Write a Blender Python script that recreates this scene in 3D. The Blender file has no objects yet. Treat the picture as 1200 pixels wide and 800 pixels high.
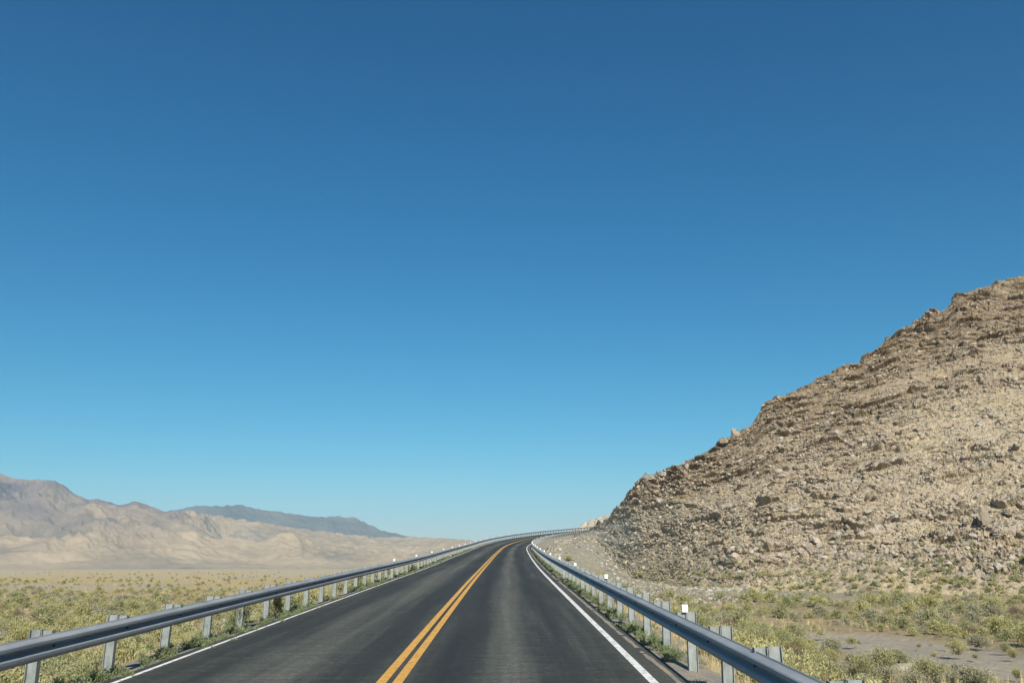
import bpy, math, random
import numpy as np

random.seed(7)
RNG = np.random.default_rng(11)
S = bpy.context.scene
COL = S.collection
PI = math.pi

# ------------------------------------------------------------------ camera constants
FPX, CX, CY = 1000.0, 600.0, 400.0
PITCH = math.atan(263.0 / FPX)
YAW = math.atan(8.0 / FPX)
EYE = np.array([0.0, 0.0, 2.0])


def pix_ray(u, v):
    """world direction (not normalised: unit horizontal length) seen at photo pixel u, v"""
    u = np.asarray(u, float); v = np.asarray(v, float)
    a = (u - CX) / FPX; b = (CY - v) / FPX
    f = math.cos(PITCH) - b * math.sin(PITCH)
    z = math.sin(PITCH) + b * math.cos(PITCH)
    x = a * math.cos(YAW) + f * math.sin(YAW)
    y = f * math.cos(YAW) - a * math.sin(YAW)
    h = np.hypot(x, y)
    return np.stack([x / h, y / h, z / h], -1)


def project(P):
    d = P - EYE
    cx = d[..., 0] * math.cos(YAW) - d[..., 1] * math.sin(YAW)
    cy = d[..., 0] * math.sin(YAW) + d[..., 1] * math.cos(YAW)
    f = cy * math.cos(PITCH) + d[..., 2] * math.sin(PITCH)
    w = -cy * math.sin(PITCH) + d[..., 2] * math.cos(PITCH)
    f = np.where(f < .5, .5, f)
    return CX + FPX * cx / f, CY - FPX * w / f


# ------------------------------------------------------------------ numpy noise
def h2(ix, iy, seed):
    n = (ix.astype(np.int64) * 374761393 + iy.astype(np.int64) * 668265263 + seed * 974634777) & 0xFFFFFFFF
    n = ((n ^ (n >> 13)) * 1274126177) & 0xFFFFFFFF
    n = ((n ^ (n >> 15)) * 2246822519) & 0xFFFFFFFF
    return ((n ^ (n >> 16)) & 0xFFFFFF) / float(0xFFFFFF)


def perlin(x, y, seed=0):
    x = np.asarray(x, float); y = np.asarray(y, float)
    ix = np.floor(x); iy = np.floor(y); fx = x - ix; fy = y - iy
    sx = fx * fx * fx * (fx * (fx * 6 - 15) + 10); sy = fy * fy * fy * (fy * (fy * 6 - 15) + 10)

    def g(dx, dy):
        a = h2(ix + dx, iy + dy, seed) * 2 * PI
        return np.cos(a) * (fx - dx) + np.sin(a) * (fy - dy)
    a = g(0, 0) * (1 - sx) + g(1, 0) * sx
    b = g(0, 1) * (1 - sx) + g(1, 1) * sx
    return (a * (1 - sy) + b * sy) * 1.5


def fbm(x, y, seed=0, oct=4, gain=.5, ridge=False):
    t = 0; a = 1.0; n = 0
    for o in range(oct):
        p = perlin(x * 2 ** o + o * 17.3, y * 2 ** o - o * 9.1, seed + o)
        if ridge: p = 1 - 2 * np.abs(p)
        t = t + a * p; n += a; a *= gain
    return t / n


def voronoi(x, y, seed=0):
    """F1, F2, id of the nearest cell and the offset to its centre"""
    ix = np.floor(x); iy = np.floor(y)
    f1 = np.full(x.shape, 9.); f2 = np.full(x.shape, 9.); cid = np.zeros(x.shape); ox = np.zeros(x.shape); oy = np.zeros(x.shape)
    for dx in (-1, 0, 1):
        for dy in (-1, 0, 1):
            cx, cy = ix + dx, iy + dy
            px = cx + h2(cx, cy, seed); py = cy + h2(cx, cy, seed + 77)
            d = np.hypot(x - px, y - py)
            near = d < f1
            f2 = np.where(near, f1, np.minimum(f2, d))
            cid = np.where(near, h2(cx, cy, seed + 131), cid)
            ox = np.where(near, x - px, ox); oy = np.where(near, y - py, oy)
            f1 = np.where(near, d, f1)
    return f1, f2, cid, ox, oy


def sstep(a, b, x):
    t = np.clip((x - a) / (b - a), 0, 1)
    return t * t * (3 - 2 * t)


# ------------------------------------------------------------------ mesh helpers
def mesh_np(name, V, F, mats, midx=None, attrs=None, smooth=False, fattrs=None):
    """F: (n, 3) or (n, 4) int array, or a list of such arrays"""
    Fs = F if isinstance(F, list) else [F]
    Fs = [np.asarray(f, np.int32) for f in Fs if len(f)]
    me = bpy.data.meshes.new(name)
    V = np.asarray(V, np.float32)
    me.vertices.add(len(V)); me.vertices.foreach_set('co', V.ravel())
    tot = np.concatenate([np.full(len(f), f.shape[1], np.int32) for f in Fs])
    loops = np.concatenate([f.ravel() for f in Fs])
    me.loops.add(len(loops)); me.loops.foreach_set('vertex_index', loops)
    me.polygons.add(len(tot))
    me.polygons.foreach_set('loop_start', np.concatenate([[0], np.cumsum(tot)[:-1]]).astype(np.int32))
    me.polygons.foreach_set('loop_total', tot)
    if midx is not None: me.polygons.foreach_set('material_index', np.asarray(midx, np.int32))
    me.polygons.foreach_set('use_smooth', np.full(len(tot), bool(smooth)))
    for k, a in (attrs or {}).items():
        a = np.asarray(a, np.float32)
        if a.ndim == 1:
            at = me.attributes.new(k, 'FLOAT', 'POINT'); at.data.foreach_set('value', a)
        else:
            at = me.attributes.new(k, 'FLOAT_VECTOR', 'POINT'); at.data.foreach_set('vector', a.ravel())
    for m in (mats if isinstance(mats, (list, tuple)) else [mats]): me.materials.append(m)
    me.update(); me.validate()
    return me


def obj(name, me, parent=None, loc=None, kind=None, label=None, cat=None, group=None):
    o = bpy.data.objects.new(name, me); COL.objects.link(o)
    if parent is not None: o.parent = parent
    if loc is not None: o.location = loc
    if kind: o['kind'] = kind
    if label: o['label'] = label
    if cat: o['category'] = cat
    if group: o['group'] = group
    return o


def grid_faces(nu, nv):
    i = np.arange(nu - 1)[:, None] * nv + np.arange(nv - 1)[None, :]
    return np.stack([i, i + nv, i + nv + 1, i + 1], -1).reshape(-1, 4)


class MB:
    def __init__(s): s.v = []; s.q = []; s.n = 0

    def box(s, x0, x1, y0, y1, z0, z1):
        P = [(x, y, z) for x in (x0, x1) for y in (y0, y1) for z in (z0, z1)]
        b = s.n; s.v += P; s.n += 8
        for f in ((0, 1, 3, 2), (4, 6, 7, 5), (0, 4, 5, 1), (2, 3, 7, 6), (0, 2, 6, 4), (1, 5, 7, 3)):
            s.q.append([b + k for k in f])
        return s

    def disc(s, c, ax, r, h, n=8):
        """a short round bolt head: axis 'x', from c outwards by h"""
        b = s.n
        for k in range(n):
            a = 2 * PI * k / n
            s.v.append((c[0], c[1] + r * math.cos(a), c[2] + r * math.sin(a)))
        for k in range(n):
            a = 2 * PI * k / n
            s.v.append((c[0] + h, c[1] + .7 * r * math.cos(a), c[2] + .7 * r * math.sin(a)))
        s.n += 2 * n
        for k in range(n):
            j = (k + 1) % n
            s.q.append([b + k, b + j, b + n + j, b + n + k])
        for k in range(1, n - 2, 2):
            s.q.append([b + n, b + n + k, b + n + k + 1, b + n + k + 2])
        return s

    def mesh(s, name, mat): return mesh_np(name, np.array(s.v), np.array(s.q), mat)


# ------------------------------------------------------------------ materials
def mat(name):
    m = bpy.data.materials.new(name); m.use_nodes = True
    nt = m.node_tree; b = nt.nodes['Principled BSDF']
    return m, nt, b


def N(nt, t, **kw):
    n = nt.nodes.new(t)
    for k, v in kw.items():
        if k.startswith('i_'):
            key = k[2:]
            n.inputs[int(key) if key.isdigit() else key.replace('_', ' ')].default_value = v
        else: setattr(n, k, v)
    return n


def ramp(nt, src, stops, interp='LINEAR'):
    r = N(nt, 'ShaderNodeValToRGB'); cr = r.color_ramp; cr.interpolation = interp
    while len(cr.elements) < len(stops): cr.elements.new(.5)
    for e, (p, c) in zip(cr.elements, stops):
        e.position = p; e.color = (*c, 1) if len(c) == 3 else c
    nt.links.new(src, r.inputs[0])
    return r.outputs[0]


def mix(nt, fac, a, b, mode='MIX'):
    m = N(nt, 'ShaderNodeMix', data_type='RGBA', blend_type=mode)
    for s, v in ((m.inputs[0], fac), (m.inputs[6], a), (m.inputs[7], b)):
        if hasattr(v, 'node'): nt.links.new(v, s)
        else: s.default_value = v if isinstance(v, (int, float)) else (*v, 1)
    return m.outputs[2]


def noise(nt, vec, scale, detail=4, rough=.55, stretch=None):
    n = N(nt, 'ShaderNodeTexNoise'); n.inputs['Scale'].default_value = scale
    n.inputs['Detail'].default_value = detail; n.inputs['Roughness'].default_value = rough
    if stretch is not None:
        mp = N(nt, 'ShaderNodeMapping'); mp.inputs['Scale'].default_value = stretch
        nt.links.new(vec, mp.inputs['Vector']); vec = mp.outputs[0]
    nt.links.new(vec, n.inputs['Vector'])
    return n.outputs[0]


def bump(nt, b, h, strength=.4, dist=.05):
    bp = N(nt, 'ShaderNodeBump'); bp.inputs['Strength'].default_value = strength; bp.inputs['Distance'].default_value = dist
    nt.links.new(h, bp.inputs['Height']); nt.links.new(bp.outputs[0], b.inputs['Normal'])


def attr(nt, name, out='Fac'):
    return N(nt, 'ShaderNodeAttribute', attribute_name=name).outputs[out]


def objpos(nt): return N(nt, 'ShaderNodeNewGeometry').outputs['Position']


def math_n(nt, op, a, b):
    m = N(nt, 'ShaderNodeMath', operation=op)
    for s, v in zip(m.inputs, (a, b)):
        if hasattr(v, 'node'): nt.links.new(v, s)
        else: s.default_value = v
    return m.outputs[0]


def make_materials():
    M = {}
    # asphalt: wear bands follow the wheel tracks (attribute rs = lateral, along)
    m, nt, b = mat('asphalt'); L = nt.links
    rs = attr(nt, 'rs', 'Vector'); wear = attr(nt, 'wear')
    fine = noise(nt, objpos(nt), 34, 3, .7)
    streak = noise(nt, rs, 1.0, 5, .62, (2.6, .07, 1))
    cross = noise(nt, rs, 1.0, 4, .6, (.9, 3.2, 1))
    patch = noise(nt, rs, 1.0, 4, .55, (.35, .06, 1))
    w1 = math_n(nt, 'ADD', wear, math_n(nt, 'MULTIPLY', math_n(nt, 'SUBTRACT', streak, .5), 1.0))
    w2 = math_n(nt, 'ADD', w1, math_n(nt, 'MULTIPLY', math_n(nt, 'SUBTRACT', cross, .5), .42))
    w3 = math_n(nt, 'ADD', w2, math_n(nt, 'MULTIPLY', math_n(nt, 'SUBTRACT', patch, .5), .7))
    base = ramp(nt, w3, [(0, (.016, .0175, .0165)), (.3, (.027, .029, .0255)), (.7, (.070, .071, .058)), (1, (.115, .115, .095))])
    c = mix(nt, .55, base, ramp(nt, fine, [(.3, (.2, .2, .2)), (.72, (1, 1, .98))]), 'SOFT_LIGHT')
    grain = noise(nt, objpos(nt), 9, 8, .85)
    c = mix(nt, .8, c, ramp(nt, grain, [(.32, (.5, .5, .5)), (.5, (.86, .86, .86)), (.64, (1.5, 1.5, 1.42))]), 'MULTIPLY')
    vc = N(nt, 'ShaderNodeTexVoronoi', feature='DISTANCE_TO_EDGE'); vc.inputs['Scale'].default_value = .42
    wob = N(nt, 'ShaderNodeVectorMath', operation='ADD'); nz_ = N(nt, 'ShaderNodeTexNoise'); nz_.inputs['Scale'].default_value = 1.5; nz_.inputs['Detail'].default_value = 5
    nt.links.new(rs, nz_.inputs['Vector']); nt.links.new(rs, wob.inputs[0]); nt.links.new(nz_.outputs[1], wob.inputs[1]); nt.links.new(wob.outputs[0], vc.inputs['Vector'])
    ck = math_n(nt, 'MULTIPLY', ramp(nt, vc.outputs[0], [(.0, (1, 1, 1)), (.006, (0, 0, 0))]), ramp(nt, patch, [(.5, (0, 0, 0)), (.62, (.8, .8, .8))]))
    c = mix(nt, ck, c, (.014, .014, .014))
    L.new(c, b.inputs['Base Color']); b.inputs['Roughness'].default_value = .82
    b.inputs['Specular IOR Level'].default_value = .35
    bump(nt, b, fine, .35, .006); M['asphalt'] = m

    def paint(name, col, worn):
        m, nt, b = mat(name)
        n = noise(nt, objpos(nt), 9, 5, .7); n2 = noise(nt, objpos(nt), 60, 2, .6)
        k = math_n(nt, 'ADD', math_n(nt, 'MULTIPLY', n, .7), math_n(nt, 'MULTIPLY', n2, .3))
        c = mix(nt, ramp(nt, k, [(.40, (1, 1, 1)), (.48, (0, 0, 0))]), col, worn)
        c = mix(nt, .35, c, ramp(nt, n, [(.2, (.55, .55, .55)), (.8, (1, 1, 1))]), 'MULTIPLY')
        nt.links.new(c, b.inputs['Base Color']); b.inputs['Roughness'].default_value = .7
        return m
    M['yellow'] = paint('yellow_paint', (.61, .325, .055), (.30, .19, .06))
    M['white'] = paint('white_paint', (.70, .70, .67), (.22, .22, .21))

    m, nt, b = mat('galvanised_steel')
    n = noise(nt, objpos(nt), 5, 5, .65, (1, .12, 1)); n2 = noise(nt, objpos(nt), 2.3, 3, .6)
    c = ramp(nt, n, [(.25, (.26, .28, .295)), (.55, (.35, .37, .385)), (.8, (.44, .46, .465))])
    c = mix(nt, .5, c, ramp(nt, n2, [(.3, (.5, .5, .5)), (.7, (.72, .72, .72))]), 'MULTIPLY')
    nt.links.new(c, b.inputs['Base Color']); b.inputs['Metallic'].default_value = .15
    nt.links.new(ramp(nt, n, [(.2, (.5, .5, .5)), (.8, (.7, .7, .7))]), b.inputs['Roughness']); M['rail'] = m

    m, nt, b = mat('post_steel')
    n = noise(nt, objpos(nt), 7, 5, .65); n2 = noise(nt, objpos(nt), 24, 3, .6, (1, 1, .15))
    c = ramp(nt, n, [(.25, (.13, .155, .155)), (.5, (.215, .245, .24)), (.75, (.285, .31, .30))])
    c = mix(nt, .5, c, ramp(nt, n2, [(.3, (.6, .58, .54)), (.7, (1, 1, 1))]), 'MULTIPLY')
    nt.links.new(c, b.inputs['Base Color']); b.inputs['Metallic'].default_value = .1; b.inputs['Roughness'].default_value = .6; M['post'] = m

    m, nt, b = mat('bolt_steel'); b.inputs['Base Color'].default_value = (.07, .07, .07, 1); b.inputs['Metallic'].default_value = .5; b.inputs['Roughness'].default_value = .6; M['bolt'] = m
    m, nt, b = mat('reflector_sheet'); b.inputs['Base Color'].default_value = (.86, .87, .86, 1); b.inputs['Roughness'].default_value = .35; M['reflector'] = m

    # ground: tan soil, dry grass stain, grey sand of washes and road gravel
    m, nt, b = mat('desert_soil')
    P = objpos(nt); dry, wash, grav = attr(nt, 'dry'), attr(nt, 'wash'), attr(nt, 'gravel')
    n1 = noise(nt, P, .35, 6, .6); n2 = noise(nt, P, 3.0, 5, .65); n3 = noise(nt, P, 22, 3, .7)
    soil = ramp(nt, n1, [(.3, (.28, .225, .14)), (.55, (.37, .305, .195)), (.75, (.44, .37, .25))])
    grass = ramp(nt, n2, [(.3, (.34, .265, .14)), (.55, (.48, .39, .22)), (.75, (.56, .465, .29))])
    sand = ramp(nt, n2, [(.3, (.36, .32, .25)), (.7, (.47, .42, .335))])
    gr = ramp(nt, n3, [(.3, (.20, .195, .155)), (.5, (.31, .30, .24)), (.72, (.44, .425, .355))])
    c = mix(nt, dry, soil, grass); c = mix(nt, wash, c, sand); c = mix(nt, grav, c, gr)
    c = mix(nt, .45, c, ramp(nt, n3, [(.3, (.55, .55, .55)), (.7, (1, 1, 1))]), 'MULTIPLY')
    nt.links.new(c, b.inputs['Base Color']); b.inputs['Roughness'].default_value = .95; b.inputs['Specular IOR Level'].default_value = .1
    n4 = noise(nt, P, .9, 6, .7)
    bump(nt, b, math_n(nt, 'ADD', math_n(nt, 'ADD', math_n(nt, 'MULTIPLY', n4, 3.0), n2), n3), .9, .12); M['soil'] = m

    m, nt, b = mat('shoulder_gravel')
    P = objpos(nt); n3 = noise(nt, P, 26, 3, .75); n2 = noise(nt, P, 1.6, 5, .6)
    gr = ramp(nt, n3, [(.28, (.09, .087, .08)), (.5, (.20, .19, .17)), (.75, (.40, .385, .35))])
    c = mix(nt, ramp(nt, n2, [(.4, (0, 0, 0)), (.65, (.7, .7, .7))]), gr, (.34, .275, .18))
    nt.links.new(c, b.inputs['Base Color']); b.inputs['Roughness'].default_value = .95; b.inputs['Specular IOR Level'].default_value = .1
    bump(nt, b, n3, .8, .03); M['gravel'] = m

    # rocky hillside
    m, nt, b = mat('hillside_rock')
    P = objpos(nt); rock, pale, dryg = attr(nt, 'rock'), attr(nt, 'pale'), attr(nt, 'dry'); cell = attr(nt, 'cell')
    n1 = noise(nt, P, .16, 6, .62); n2 = noise(nt, P, 1.1, 6, .68); n3 = noise(nt, P, 6.0, 4, .7)
    soil = ramp(nt, n2, [(.28, (.33, .26, .17)), (.5, (.43, .35, .24)), (.74, (.52, .43, .30))])
    grass = ramp(nt, n2, [(.3, (.33, .285, .17)), (.7, (.48, .42, .265))])
    soil = mix(nt, dryg, soil, grass)
    rk = ramp(nt, cell, [(0, (.23, .20, .16)), (.3, (.33, .285, .225)), (.6, (.41, .355, .275)), (.85, (.47, .41, .32)), (1, (.36, .335, .295))])
    rk = mix(nt, .5, rk, ramp(nt, n3, [(.25, (.5, .48, .45)), (.6, (1, 1, 1))]), 'MULTIPLY')
    rk = mix(nt, ramp(nt, n1, [(.52, (0, 0, 0)), (.68, (.55, .55, .55))]), rk, (.35, .27, .19))
    c = mix(nt, rock, soil, rk)
    c = mix(nt, math_n(nt, 'MULTIPLY', attr(nt, 'upper'), .85), c, mix(nt, 1.0, c, (.60, .55, .50), 'MULTIPLY'))
    gg = ramp(nt, n3, [(.3, (.29, .275, .225)), (.5, (.40, .38, .315)), (.72, (.52, .50, .43))])
    c = mix(nt, pale, c, gg)
    c = mix(nt, .4, c, ramp(nt, n2, [(.3, (.62, .61, .6)), (.65, (1, 1, 1))]), 'MULTIPLY')
    nt.links.new(c, b.inputs['Base Color']); b.inputs['Roughness'].default_value = .95; b.inputs['Specular IOR Level'].default_value = .1
    bump(nt, b, math_n(nt, 'ADD', n2, n3), .8, .25); M['hill'] = m

    def stone(name, stops):
        m, nt, b = mat(name)
        P = objpos(nt); n = noise(nt, P, 2.2, 6, .68); n3 = noise(nt, P, 14, 3, .7); tint = attr(nt, 'tint')
        c = ramp(nt, tint, stops)
        c = mix(nt, .6, c, ramp(nt, n, [(.28, (.5, .48, .46)), (.65, (1, 1, 1))]), 'MULTIPLY')
        nt.links.new(c, b.inputs['Base Color']); b.inputs['Roughness'].default_value = .95; b.inputs['Specular IOR Level'].default_value = .12
        bump(nt, b, math_n(nt, 'ADD', n, n3), .8, .12); return m
    M['stone'] = stone('hill_stone', [(0, (.26, .225, .18)), (.4, (.37, .32, .245)), (.75, (.47, .41, .32)), (1, (.37, .35, .305))])
    M['stone_boulder'] = M['stone']
    M['pale_stone'] = stone('pale_stone', [(0, (.17, .155, .12)), (.5, (.29, .27, .21)), (.85, (.38, .36, .29)), (1, (.52, .50, .43))])

    def leaf(name, lo, mid, hi):
        m, nt, b = mat(name)
        t = attr(nt, 'tint'); r = N(nt, 'ShaderNodeObjectInfo').outputs['Random']
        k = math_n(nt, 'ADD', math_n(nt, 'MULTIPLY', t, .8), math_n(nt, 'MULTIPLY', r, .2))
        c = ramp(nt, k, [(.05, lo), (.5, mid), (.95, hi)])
        nt.links.new(c, b.inputs['Base Color']); b.inputs['Roughness'].default_value = .75; b.inputs['Specular IOR Level'].default_value = .2
        tr = N(nt, 'ShaderNodeBsdfTranslucent'); nt.links.new(c, tr.inputs[0])
        ms = N(nt, 'ShaderNodeMixShader'); ms.inputs[0].default_value = .25
        nt.links.new(b.outputs[0], ms.inputs[1]); nt.links.new(tr.outputs[0], ms.inputs[2])
        nt.links.new(ms.outputs[0], nt.nodes['Material Output'].inputs[0]); return m
    M['leaf_yellow'] = leaf('rabbitbrush_leaf', (.175, .172, .07), (.325, .312, .135), (.50, .465, .24))
    M['leaf_olive'] = leaf('olive_brush_leaf', (.165, .175, .08), (.275, .28, .14), (.40, .395, .22))
    M['leaf_grey'] = leaf('sagebrush_leaf', (.18, .18, .11), (.29, .285, .185), (.42, .41, .28))
    M['leaf_green'] = leaf('green_weed_leaf', (.09, .12, .05), (.17, .205, .095), (.28, .31, .17))
    M['leaf_dark'] = leaf('dark_shrub_leaf', (.018, .026, .012), (.035, .045, .02), (.07, .08, .035))
    M['straw'] = leaf('dry_grass_blade', (.36, .275, .14), (.53, .43, .24), (.66, .56, .36))
    M['dead'] = leaf('dead_brush_twig', (.13, .09, .06), (.21, .155, .105), (.31, .25, .18))
    m, nt, b = mat('twig_bark'); b.inputs['Base Color'].default_value = (.13, .10, .07, 1); b.inputs['Roughness'].default_value = .9; M['twig'] = m

    def mountain(name, stops, darkc):
        m, nt, b = mat(name)
        P = objpos(nt); veg, red = attr(nt, 'veg'), attr(nt, 'red')
        n1 = noise(nt, P, .0022, 7, .62); n2 = noise(nt, P, .012, 6, .7)
        c = ramp(nt, n1, stops)
        c = mix(nt, red, c, (.11, .092, .098))
        k = math_n(nt, 'MULTIPLY', veg, ramp(nt, n2, [(.38, (0, 0, 0)), (.56, (1, 1, 1))]))
        c = mix(nt, k, c, darkc)
        c = mix(nt, .5, c, ramp(nt, n2, [(.3, (.66, .66, .66)), (.7, (1, 1, 1))]), 'MULTIPLY')
        nt.links.new(c, b.inputs['Base Color']); b.inputs['Roughness'].default_value = 1; b.inputs['Specular IOR Level'].default_value = 0
        return m
    M['mount_tan'] = mountain('tan_mountain', [(.3, (.22, .175, .115)), (.5, (.315, .245, .155)), (.7, (.39, .305, .195))], (.115, .115, .095))
    M['mount_dark'] = mountain('dark_mountain', [(.3, (.085, .09, .08)), (.5, (.115, .115, .095)), (.7, (.16, .15, .115))], (.05, .065, .055))
    return M


M = make_materials()

# ------------------------------------------------------------------ road alignment (heading +Y at the camera, x to the right)
KN = np.array([0, 30, 50, 65, 80, 95, 110, 130, 150, 175, 200, 240, 280.])
KK = np.array([0, .0001, .0003, .0002, .00015, .0001, .00013, .00094, .00187, .00279, .0037, .00462, .0055])
KG = np.array([.0345, .0315, .0310, .0347, .0371, .0363, .037, .0408, .0472, .0544, .0611, .0671, .0722])
KB = np.array([-.004, -.012, -.0165, -.0165, -.0105, -.0086, -.0061, -.0004, .007, .0131, .0162, .0182, .0183])
KN2 = np.concatenate([[-60], KN, [320, 420]]); KK2 = np.concatenate([[0], KK, [.006, .006]])
KG2 = np.concatenate([[.0345], KG, [.06, .03]]); KB2 = np.concatenate([[-.004], KB, [.018, .018]])
DS = .5
SS = np.arange(-60, 420 + DS, DS)
_k = np.interp(SS, KN2, KK2); _g = np.interp(SS, KN2, KG2)
HD = np.cumsum(_k * DS); HD -= np.interp(0, SS, HD)
RX = np.cumsum(np.sin(HD) * DS); RY = np.cumsum(np.cos(HD) * DS); RZ = np.cumsum(_g * DS)
RX -= np.interp(0, SS, RX); RY -= np.interp(0, SS, RY); RZ -= np.interp(0, SS, RZ)
BK = np.interp(SS, KN2, KB2)


def road_pt(s, q, h=0.0):
    """point at distance s along the road, q metres right of the driver's line, h above the pavement"""
    s = np.asarray(s, float); q = np.asarray(q, float)
    x, y, z = (np.interp(s, SS, a) for a in (RX, RY, RZ)); hd = np.interp(s, SS, HD); bk = np.interp(s, SS, BK)
    return np.stack([x + q * np.cos(hd), y - q * np.sin(hd), z - bk * q + h + 0 * q], -1)


def nearest(x, y):
    """along-road s, lateral q and pavement height for ground points"""
    x = np.asarray(x, float).ravel(); y = np.asarray(y, float).ravel()
    s = np.empty(len(x)); step = 4
    cx, cy, cs = RX[::step], RY[::step], SS[::step]
    for a in range(0, len(x), 40000):
        b = a + 40000
        d = (x[a:b, None] - cx) ** 2 + (y[a:b, None] - cy) ** 2
        s[a:b] = cs[d.argmin(1)]
    for _ in range(2):
        px, py, hd = np.interp(s, SS, RX), np.interp(s, SS, RY), np.interp(s, SS, HD)
        s = np.clip(s + (x - px) * np.sin(hd) + (y - py) * np.cos(hd), -60, 420)
    px, py, hd = np.interp(s, SS, RX), np.interp(s, SS, RY), np.interp(s, SS, HD)
    q = (x - px) * np.cos(hd) - (y - py) * np.sin(hd)
    far = np.hypot(x - px, y - py)
    q = np.sign(q + 1e-9) * np.maximum(np.abs(q), far)
    z = np.interp(s, SS, RZ) - np.interp(s, SS, BK) * np.clip(q, -8, 5)
    return s, q, z


# hill foot in photo pixel columns -> distance and height
FOOT_U = np.array([640, 690, 703, 715, 735, 760, 800, 850, 1000, 1200, 1500, 1800.])
FOOT_D = np.array([225, 190, 182, 172, 158, 146, 130, 119, 111, 108, 116, 130.])
FOOT_V = np.array([628, 633, 641, 656, 676, 687, 690, 691, 690, 690, 692, 694.])


def ground_z(x, y):
    shp = np.shape(x); x = np.ravel(np.asarray(x, float)); y = np.ravel(np.asarray(y, float))
    s, q, zr = nearest(x, y); r = np.hypot(x, y)
    zl = -2.3 - 1.2 * sstep(120, 700, r) - 4 * sstep(700, 3000, r) - 14 * sstep(3000, 6000, r) + .35 * fbm(x / 22, y / 22, 3, 4) * (1 + sstep(80, 400, r)) + .25 * fbm(x / 5, y / 5, 9, 3) * (1 - sstep(100, 400, r))
    zb = -2.0 + .30 * fbm(x / 16, y / 16, 5, 4) + .22 * fbm(x / 4.5, y / 4.5, 6, 3) + 1.0 * sstep(60, 110, r)
    ins = sstep(120, 185, y) * sstep(24, 11, q)
    zi = zr - .55 + .10 * np.clip(q - 4, 0, 40)
    zb = zb * (1 - ins) + zi * ins
    nz = np.where(q < 0, zl, zb)
    e = np.maximum(np.maximum(-6.7 - q, q - 3.4), 0)
    inside = (q > -6.7) & (q < 3.4)
    z = np.clip(nz, zr - .34 - np.where(q > 0, .42 + .22 * sstep(70, 110, y), .42) * e, zr - .34 + .6 * e)
    z = np.where(inside, zr - .5, z)
    return z.reshape(shp)


def pix_ground(u, v, it=40):
    """where the ray through a photo pixel meets the ground"""
    d = pix_ray(u, v); lo, hi = 3., 3.
    while hi < 4000:
        if EYE[2] + d[2] * hi < float(ground_z(d[0] * hi, d[1] * hi)): break
        lo = hi; hi *= 1.04
    for _ in range(it):
        m = (lo + hi) / 2
        if EYE[2] + d[2] * m < float(ground_z(d[0] * m, d[1] * m)): hi = m
        else: lo = m
    return np.array([d[0] * hi, d[1] * hi, float(ground_z(d[0] * hi, d[1] * hi))])


# ------------------------------------------------------------------ ground sheet
def build_ground():
    th = np.concatenate([np.linspace(-180, -42, 60, endpoint=False), np.linspace(-42, 42, 620, endpoint=False), np.linspace(42, 180, 61)]) * PI / 180
    r = np.concatenate([[.3, 1.2], np.geomspace(2.5, 700, 400), np.geomspace(730, 14500, 40)])
    T, R = np.meshgrid(th, r, indexing='ij')
    X = np.sin(T) * R; Y = np.cos(T) * R
    Z = ground_z(X, Y)
    s, q, zr = nearest(X, Y); s = s.reshape(X.shape); q = q.reshape(X.shape)
    # zones: dry grass belt and pale gravel bars on the left plain, the grey wash in the right basin
    nz = fbm(X / 30, Y / 30, 21, 4)
    left = q < -7
    dry = np.clip(.35 + .9 * nz, 0, 1)
    dry = np.where(left, np.clip(dry + .8 * sstep(110, 170, R) * (1 - sstep(900, 2200, R)), 0, 1), dry * .9)
    bar = sstep(.02, .22, fbm(X / 60 + 3.1, Y / 210, 33, 3)) * sstep(170, 230, R) * left
    wash = bar * .9
    wx, wy = WASH[:, 0], WASH[:, 1]
    dw = np.full(X.shape, 1e9)
    for k in range(len(wx) - 1):
        ax, ay, bx, by = wx[k], wy[k], wx[k + 1], wy[k + 1]
        t = np.clip(((X - ax) * (bx - ax) + (Y - ay) * (by - ay)) / ((bx - ax) ** 2 + (by - ay) ** 2), 0, 1)
        dd = np.hypot(X - ax - t * (bx - ax), Y - ay - t * (by - ay)) - (WASHW[k] * (1 - t) + WASHW[k + 1] * t)
        dw = np.minimum(dw, dd)
    dw = dw + .9 * fbm(X / 4, Y / 4, 51, 3)
    inw = sstep(.5, -.5, dw) * (q > 5)
    Z = Z - .22 * inw
    wash = np.maximum(wash, inw)
    # road-cut gravel around the inside of the curve
    gravel = sstep(78, 112, Y) * sstep(2, 5, q) * sstep(45, 34, q) * (q > 0)
    gravel = np.clip(gravel * (.85 + 1.3 * fbm(X / 7, Y / 14, 24, 4)), 0, 1)
    far = sstep(1500, 3500, R)
    wash = np.where(left, np.maximum(wash, far * .6), wash)
    V = np.stack([X, Y, Z], -1).reshape(-1, 3)
    F = grid_faces(len(th), len(r))[:, ::-1]
    me = mesh_np('ground', V, F, M['soil'], attrs={'dry': dry.ravel(), 'wash': wash.ravel(), 'gravel': gravel.ravel()}, smooth=True)
    obj('ground', me, kind='structure')


WASH = np.array([pix_ground(u, v)[:2] for u, v in ((925, 741), (1000, 746), (1060, 754), (1120, 766), (1230, 784), (1400, 805))])
WASHW = np.array([.8, 3.6, 4.4, 3.6, 3.6, 4.0])
build_ground()


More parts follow.
